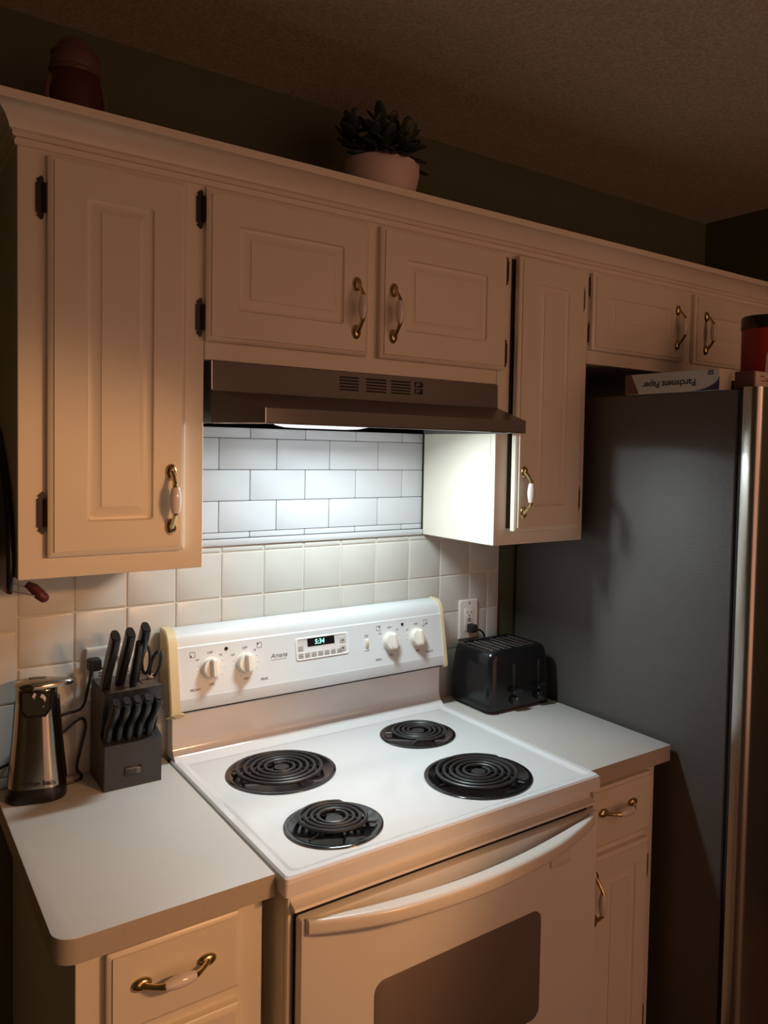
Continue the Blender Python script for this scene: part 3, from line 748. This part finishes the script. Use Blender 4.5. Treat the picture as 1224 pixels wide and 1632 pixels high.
# oval lever on top, overhanging to the right
def lv(sc, z):
    pts = []
    for k in range(28):
        a = 2 * PI * k / 28; c, s = math.cos(a), math.sin(a)
        x = (.040 if c < 0 else .068) * c; y = (.036 if c < 0 else .036 - .018 * c) * s
        pts.append(W(x * sc, y * sc - .002, z))
    return pts
bm = B(); loft(bm, [lv(.96, 1.1405), lv(1.0, 1.1435), lv(1.0, 1.1475), lv(.90, 1.1515), lv(.5, 1.155), lv(.15, 1.156)])
lvo = obj('lever', bm, OST, co, smooth=50)
bm = B(); loft(bm, [[W(x + .0, y, 1.1545 + dz) for x, y in rrect(-.014, .018, -.006, .006, .005, 4)] for dz in (-.003, .0018)]); obj('lever_slot', bm, BLACK, lvo)
text('lettering', 'Hamilton Beach', .0112, W(.006, -.0388, .9530), (PI / 2 - .145, 0, ang), INKD, co, bold=.0003, xs=.92)

# can opener cord with plug
cord = B()
tube(cord, [(-.420, -.030, .935), (-.36, -.030, .950), (-.30, -.028, .970), (-.262, -.026, .985), (-.225, -.024, 1.04), (-.185, -.026, 1.056), (-.150, -.030, 1.066), (-.138, -.030, 1.105), (-.130, -.034, 1.150)], .0032, 8)
obj('plug', box(B(), -.138, -.112, -.045, -.0150, 1.143, 1.169, .005), RUBBER, co)
obj('cord', cord, RUBBER, co)
cord2 = B(); tube(cord2, [(-.2060, -.028, 1.000), (-.185, -.024, 1.018), (-.150, -.021, 1.040), (-.140, -.0205, 1.02), (-.150, -.021, .975), (-.158, -.022, .935), (-.150, -.03, .9175), (-.165, -.05, .9175), (-.186, -.052, .9175)], .0030, 8)
obj('cord', cord2, RUBBER, co)

# ------------------------------------------------------------------ knife block
kb = thing('knife_block', 'dark two-tier knife block beside the range', 'knife block', (-.072, -.08, CZ))
KX0, KX1 = -.129, -.014
front = [(-.1350, .9145), (-.1385, 1.0100), (-.1010, 1.0240), (-.1440, 1.1205), (-.0220, 1.1215), (-.0165, .9145)]
bm = B(); loft(bm, [[(KX0 + i, *p) for p in front] for i in (0,)] + [[(KX1, *p) for p in front]])
obj('block', bm, BLOCK, kb, smooth=0)
sd = [(p[0] * .97 - .0022, .916 + (p[1] - .916) * .985) for p in front]
obj('wood_side', prism(B(), sd, 'x', KX0 - .0008, KX0 + .0002), BLOCKS, kb, smooth=0)
up_ = [(KX0 + .002, -.1425), (KX1 - .002, -.1425), (KX1 - .002, -.024), (KX0 + .002, -.024)]
bm = B(); loft(bm, [[(x, y, z + .0012 * (y > -.1)) for x, y in up_] for z in (1.1210, 1.1218)]); obj('wood_top', bm, BLOCKS, kb, smooth=0)
for k in range(6):
    bm = B()
    x = -.1215 + k * .0198
    for y0, y1, z0, z1 in ((-.131, -.107, 1.0130, 1.0220),):
        loft(bm, [[(x - .001, y0, z0 + .0003), (x + .001, y0, z0 + .0003), (x + .001, y1, z1 + .0003), (x - .001, y1, z1 + .0003)], [(x - .001, y0, z0 + .001), (x + .001, y0, z0 + .001), (x + .001, y1, z1 + .001), (x - .001, y1, z1 + .001)]])
    obj('knife_slot', bm, DARKGAP, kb)
bm = box(B(), -.049, -.046, -.115, -.065, 1.1222, 1.1230); obj('knife_slot', bm, DARKGAP, kb)
pl = obj('name_plate', box(B(), -.090, -.056, -.1388, -.1362, .9400, .9590, .002), BLACKG, kb)
bm = B()
for k in range(9): box(bm, -.086 + k * .003, -.0845 + k * .003, -.1396, -.1386, .9550, .9556)
for k in range(4):
    for j in range(4): box(bm, -.0655 + k * .0022, -.0645 + k * .0022, -.1396, -.1386, .9430 + j * .0032, .9440 + j * .0032)
obj('plate_print', bm, CHROME, pl)['kind'] = 'stuff'
def handle(bm, base, direc, L, w0, d0, curve=.008):
    """knife handle: lofted rounded section with a belly, along direc in the YZ plane"""
    d_ = Vector(direc).normalized(); side = Vector((1, 0, 0)); nrm = d_.cross(side).normalized()
    loops = []
    for k in range(13):
        t = k / 12
        off_ = curve * math.sin(t * 2 * PI * .85) * 1.0
        sw_ = (0.86 + .16 * math.sin(t * PI) - .10 * math.exp(-((t - .32) / .18) ** 2) + .16 * t * t)
        if t > .95: sw_ *= .90
        c = Vector(base) + d_ * L * t + nrm * off_
        loops.append([c + side * a * w0 + nrm * b * d0 * sw_ for a, b in rrect(-1, 1, -1, 1, .7, 3)])
    loft(bm, loops); return bm
def knife(label, base, direc, L, w0, d0, curve, rivet=True, group=None, nm='kitchen_knife'):
    k = thing(nm, label, 'knife', base, group)
    obj('handle', handle(B(), base, direc, L, w0, d0, curve), BLACK, k, smooth=50)
    d_ = Vector(direc).normalized(); e = Vector(base) + d_ * (L + .0006)
    side = Vector((1, 0, 0)); nrm = d_.cross(side).normalized()
    bm = B(); loft(bm, [[e + d_ * h_ + side * a * w0 * s_ + nrm * b * d0 * s_ for a, b in rrect(-1, 1, -1, 1, .7, 3)] for h_, s_ in ((0, .86), (.0018, .82))])
    o = obj('butt_cap', bm, HINGE if L > .1 else COIL, k)
    return k
dirB = (0, -.085, .130)
knife('big black knife handle, leftmost in the upper tier of the block', (-.121, -.104, 1.1235), dirB, .150, .0088, .0160, .0025, nm='kitchen_knife', group='large knives in the block')
knife('big black knife handle, second from left in the upper tier', (-.089, -.092, 1.1235), dirB, .150, .0088, .0160, .0025, group='large knives in the block')
knife('tallest black knife handle, third from left and behind the slim one', (-.056, -.078, 1.1235), dirB, .156, .0088, .0160, .0025, group='large knives in the block')
knife('slim black knife handle in front of the tallest one in the block', (-.069, -.118, 1.1235), (0, -.055, .120), .108, .0062, .0105, .001, group='large knives in the block')
for k, wd in enumerate(('leftmost', 'second from left', 'middle', 'second from right', 'rightmost')):
    knife('small steak knife handle, %s in the lower row of the block' % wd, (-.1200 + k * .0206, -.1235, 1.0185), (0, -.070, .103), .116, .0074, .0118, .0060, nm='steak_knife', group='steak knives in the lower row')
# single slim tool in the last lower slot
st = tag(obj('paring_knife', handle(B(), (-.0225, -.1110, 1.0235), (0, -.04, .1), .020, .004, .006, 0), BLACK), 'short stub of a tool in the right end slot of the lower tier', 'knife')
# scissors
sc = thing('kitchen_scissors', 'black-handled kitchen scissors standing in the knife block', 'scissors', (-.022, -.085, 1.1225))
def loop(cx, cz, rx, rz, yb, tilt, lean):
    pts = []
    for k in range(25):
        a = 2 * PI * k / 24; x = rx * math.cos(a); z = rz * math.sin(a)
        X = cx + x * math.cos(tilt) - z * math.sin(tilt); Z = cz + x * math.sin(tilt) + z * math.cos(tilt)
        pts.append((X, yb - (Z - 1.1225) * lean, Z))
    return pts
bm = tube(B(), loop(-.0385, 1.1700, .0085, .034, -.082, .12, .5), .0040, 8, 1, smooth=False, flat=.8); obj('handle_loop', bm, BLACK, sc)
bm = tube(B(), loop(-.0165, 1.1560, .0105, .032, -.082, -.08, .5), .0042, 8, 1, smooth=False, flat=.8); obj('handle_loop', bm, BLACK, sc)
bm = box(B(), -.030, -.017, -.090, -.080, 1.1228, 1.134, .002); obj('shank', bm, CHROME, sc)

# ------------------------------------------------------------------ hanging things at the left edge
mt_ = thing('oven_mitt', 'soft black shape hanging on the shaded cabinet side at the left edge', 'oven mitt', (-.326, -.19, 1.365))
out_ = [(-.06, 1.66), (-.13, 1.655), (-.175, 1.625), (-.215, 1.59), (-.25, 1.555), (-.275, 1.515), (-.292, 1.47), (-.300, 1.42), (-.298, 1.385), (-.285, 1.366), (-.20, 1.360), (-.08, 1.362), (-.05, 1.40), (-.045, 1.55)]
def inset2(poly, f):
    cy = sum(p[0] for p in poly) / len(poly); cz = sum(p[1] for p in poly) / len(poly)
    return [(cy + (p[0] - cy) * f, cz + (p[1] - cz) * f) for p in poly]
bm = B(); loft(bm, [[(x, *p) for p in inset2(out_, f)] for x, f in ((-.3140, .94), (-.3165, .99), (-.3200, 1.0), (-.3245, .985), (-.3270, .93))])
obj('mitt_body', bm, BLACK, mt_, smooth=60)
obj('hanging_loop', tube(B(), [(-.320, -.10, 1.655), (-.320, -.105, 1.690), (-.320, -.115, 1.690), (-.320, -.12, 1.655)], .002, 6), BLACK, mt_)
ut = thing('wire_utensil', 'steel wire utensil with dark red grip poking out below the black mitt', 'utensil', (-.28, -.2, 1.34))
obj('wire', tube(B(), [(-.335, -.2, 1.372), (-.314, -.2, 1.361), (-.29, -.2, 1.353), (-.258, -.2, 1.342)], .0016, 8), CHROME, ut)
obj('wire', tube(B(), [(-.335, -.185, 1.382), (-.31, -.185, 1.372), (-.27, -.185, 1.358)], .0016, 8), CHROME, ut)
bm = B(); tube(bm, [(-.279, -.185, 1.366), (-.268, -.190, 1.358), (-.258, -.197, 1.346), (-.252, -.2, 1.340)], [.006, .0095, .0105, .0085], 12, 5); ball(bm, (-.2525, -.2, 1.3405), .0095, .0085, .0095)
g = obj('grip', bm, REDRUB, ut); g['label'] = 'dark red silicone grip'

# ------------------------------------------------------------------ things on top of the cabinets
jr = thing('ceramic_jar', 'dim dark red ceramic jar with rounded top above the tall left cabinet', 'jar', (-.199, -.2, 2.1905))
JX, JY = -.199, -.20
obj('jar_body', lathe(B(), [(.0001, 2.1905), (.038, 2.1905), (.044, 2.20), (.0465, 2.24), (.0465, 2.28), (.044, 2.305), (.041, 2.312), (.0001, 2.312)], 28, (JX, JY, 0)), CERR, jr)
ld = obj('lid', lathe(B(), [(.0415, 2.3125), (.0435, 2.316), (.043, 2.330), (.0385, 2.350), (.030, 2.366), (.018, 2.377), (.0001, 2.381)], 28, (JX, JY, 0)), CERP, jr)
for z, r in ((2.318, .0445), (2.348, .0405)):
    obj('raised_band', lathe(B(), [(r - .002, z - .004), (r + .0018, z), (r - .002, z + .004), (r - .006, z)], 28, (JX, JY, 0)), CERP, ld)
for s in (-1, 1):
    bm = tube(B(), [(JX + s * .043, JY - .01, 2.30), (JX + s * .050, JY - .012, 2.27), (JX + s * .047, JY - .012, 2.235)], .005, 8); obj('ear', bm, CERP, jr)
pp_ = thing('potted_plant', 'dark succulent in a blush pot on top of the cabinets', 'plant', (.452, -.235, 2.1905))
QX, QY = .452, -.235
obj('pot', lathe(B(), [(.0001, 2.1905), (.058, 2.1905), (.064, 2.196), (.080, 2.235), (.0865, 2.265), (.0865, 2.287), (.083, 2.2895), (.078, 2.286), (.076, 2.272), (.0001, 2.272)], 40, (QX, QY, 0)), POT, pp_)
obj('soil', lathe(B(), [(.0001, 2.2725), (.0755, 2.2725), (.070, 2.280), (.0001, 2.284)], 24, (QX, QY, 0)), SOIL, pp_)
lb = B(); ball(lb, (0, 0, .021), .0085, .0042, .021, 10, 7)
lf0 = None
stems = []
sp = [(-.068, .01, 2.352), (-.045, -.03, 2.340), (0, 0, 2.375), (.02, .02, 2.372), (.058, -.01, 2.348), (.068, .03, 2.352), (-.02, -.05, 2.330), (.03, -.055, 2.325), (-.06, .05, 2.34), (.05, .055, 2.36)]
for i, (dx, dy, zt) in enumerate(sp):
    base = Vector((QX + dx * .35, QY + dy * .35, 2.280)); tip = Vector((QX + dx, QY + dy, zt))
    md_ = (base + tip) / 2 + Vector((dx * .1, dy * .1, .012))
    obj('stem', tube(B(), [base, md_, tip], [.005, .004, .003], 7, 5), LEAF, pp_)
    path = crom([base, md_, tip], 4)
    for j in range(9):
        at = path[min(len(path) - 1, 3 + j * (len(path) - 3) // 9)] if j < 5 else tip
        az = j * 2.399 + i; el = random.uniform(.15, .75) if j < 6 else random.uniform(.8, 1.25)
        dr = Vector((math.cos(az) * math.cos(el), math.sin(az) * math.cos(el), math.sin(el)))
        q = dr.to_track_quat('Z', 'Y').to_euler()
        s_ = random.uniform(.85, 1.25)
        if lf0 is None: lf0 = obj('leaf', lb, LEAF, pp_, loc=at); o = lf0
        else: o = inst(lf0, at, pp_)
        o.rotation_euler = q; o.scale = (s_ * 1.5, s_, s_ * 1.2)
for (dx, dy, az) in ((-.078, -.035, 3.6), (-.045, -.068, 4.4), (.00, -.078, 4.7), (.045, -.068, 5.2), (-.02, -.074, 4.3), (.08, -.02, 5.9)):
    dr = Vector((math.cos(az), math.sin(az), -.35)); o = inst(lf0, (QX + dx * .85, QY + dy * .85, 2.296), pp_); o.rotation_euler = dr.to_track_quat('Z', 'Y').to_euler(); o.scale = (1.35, 1.1, 1.1)
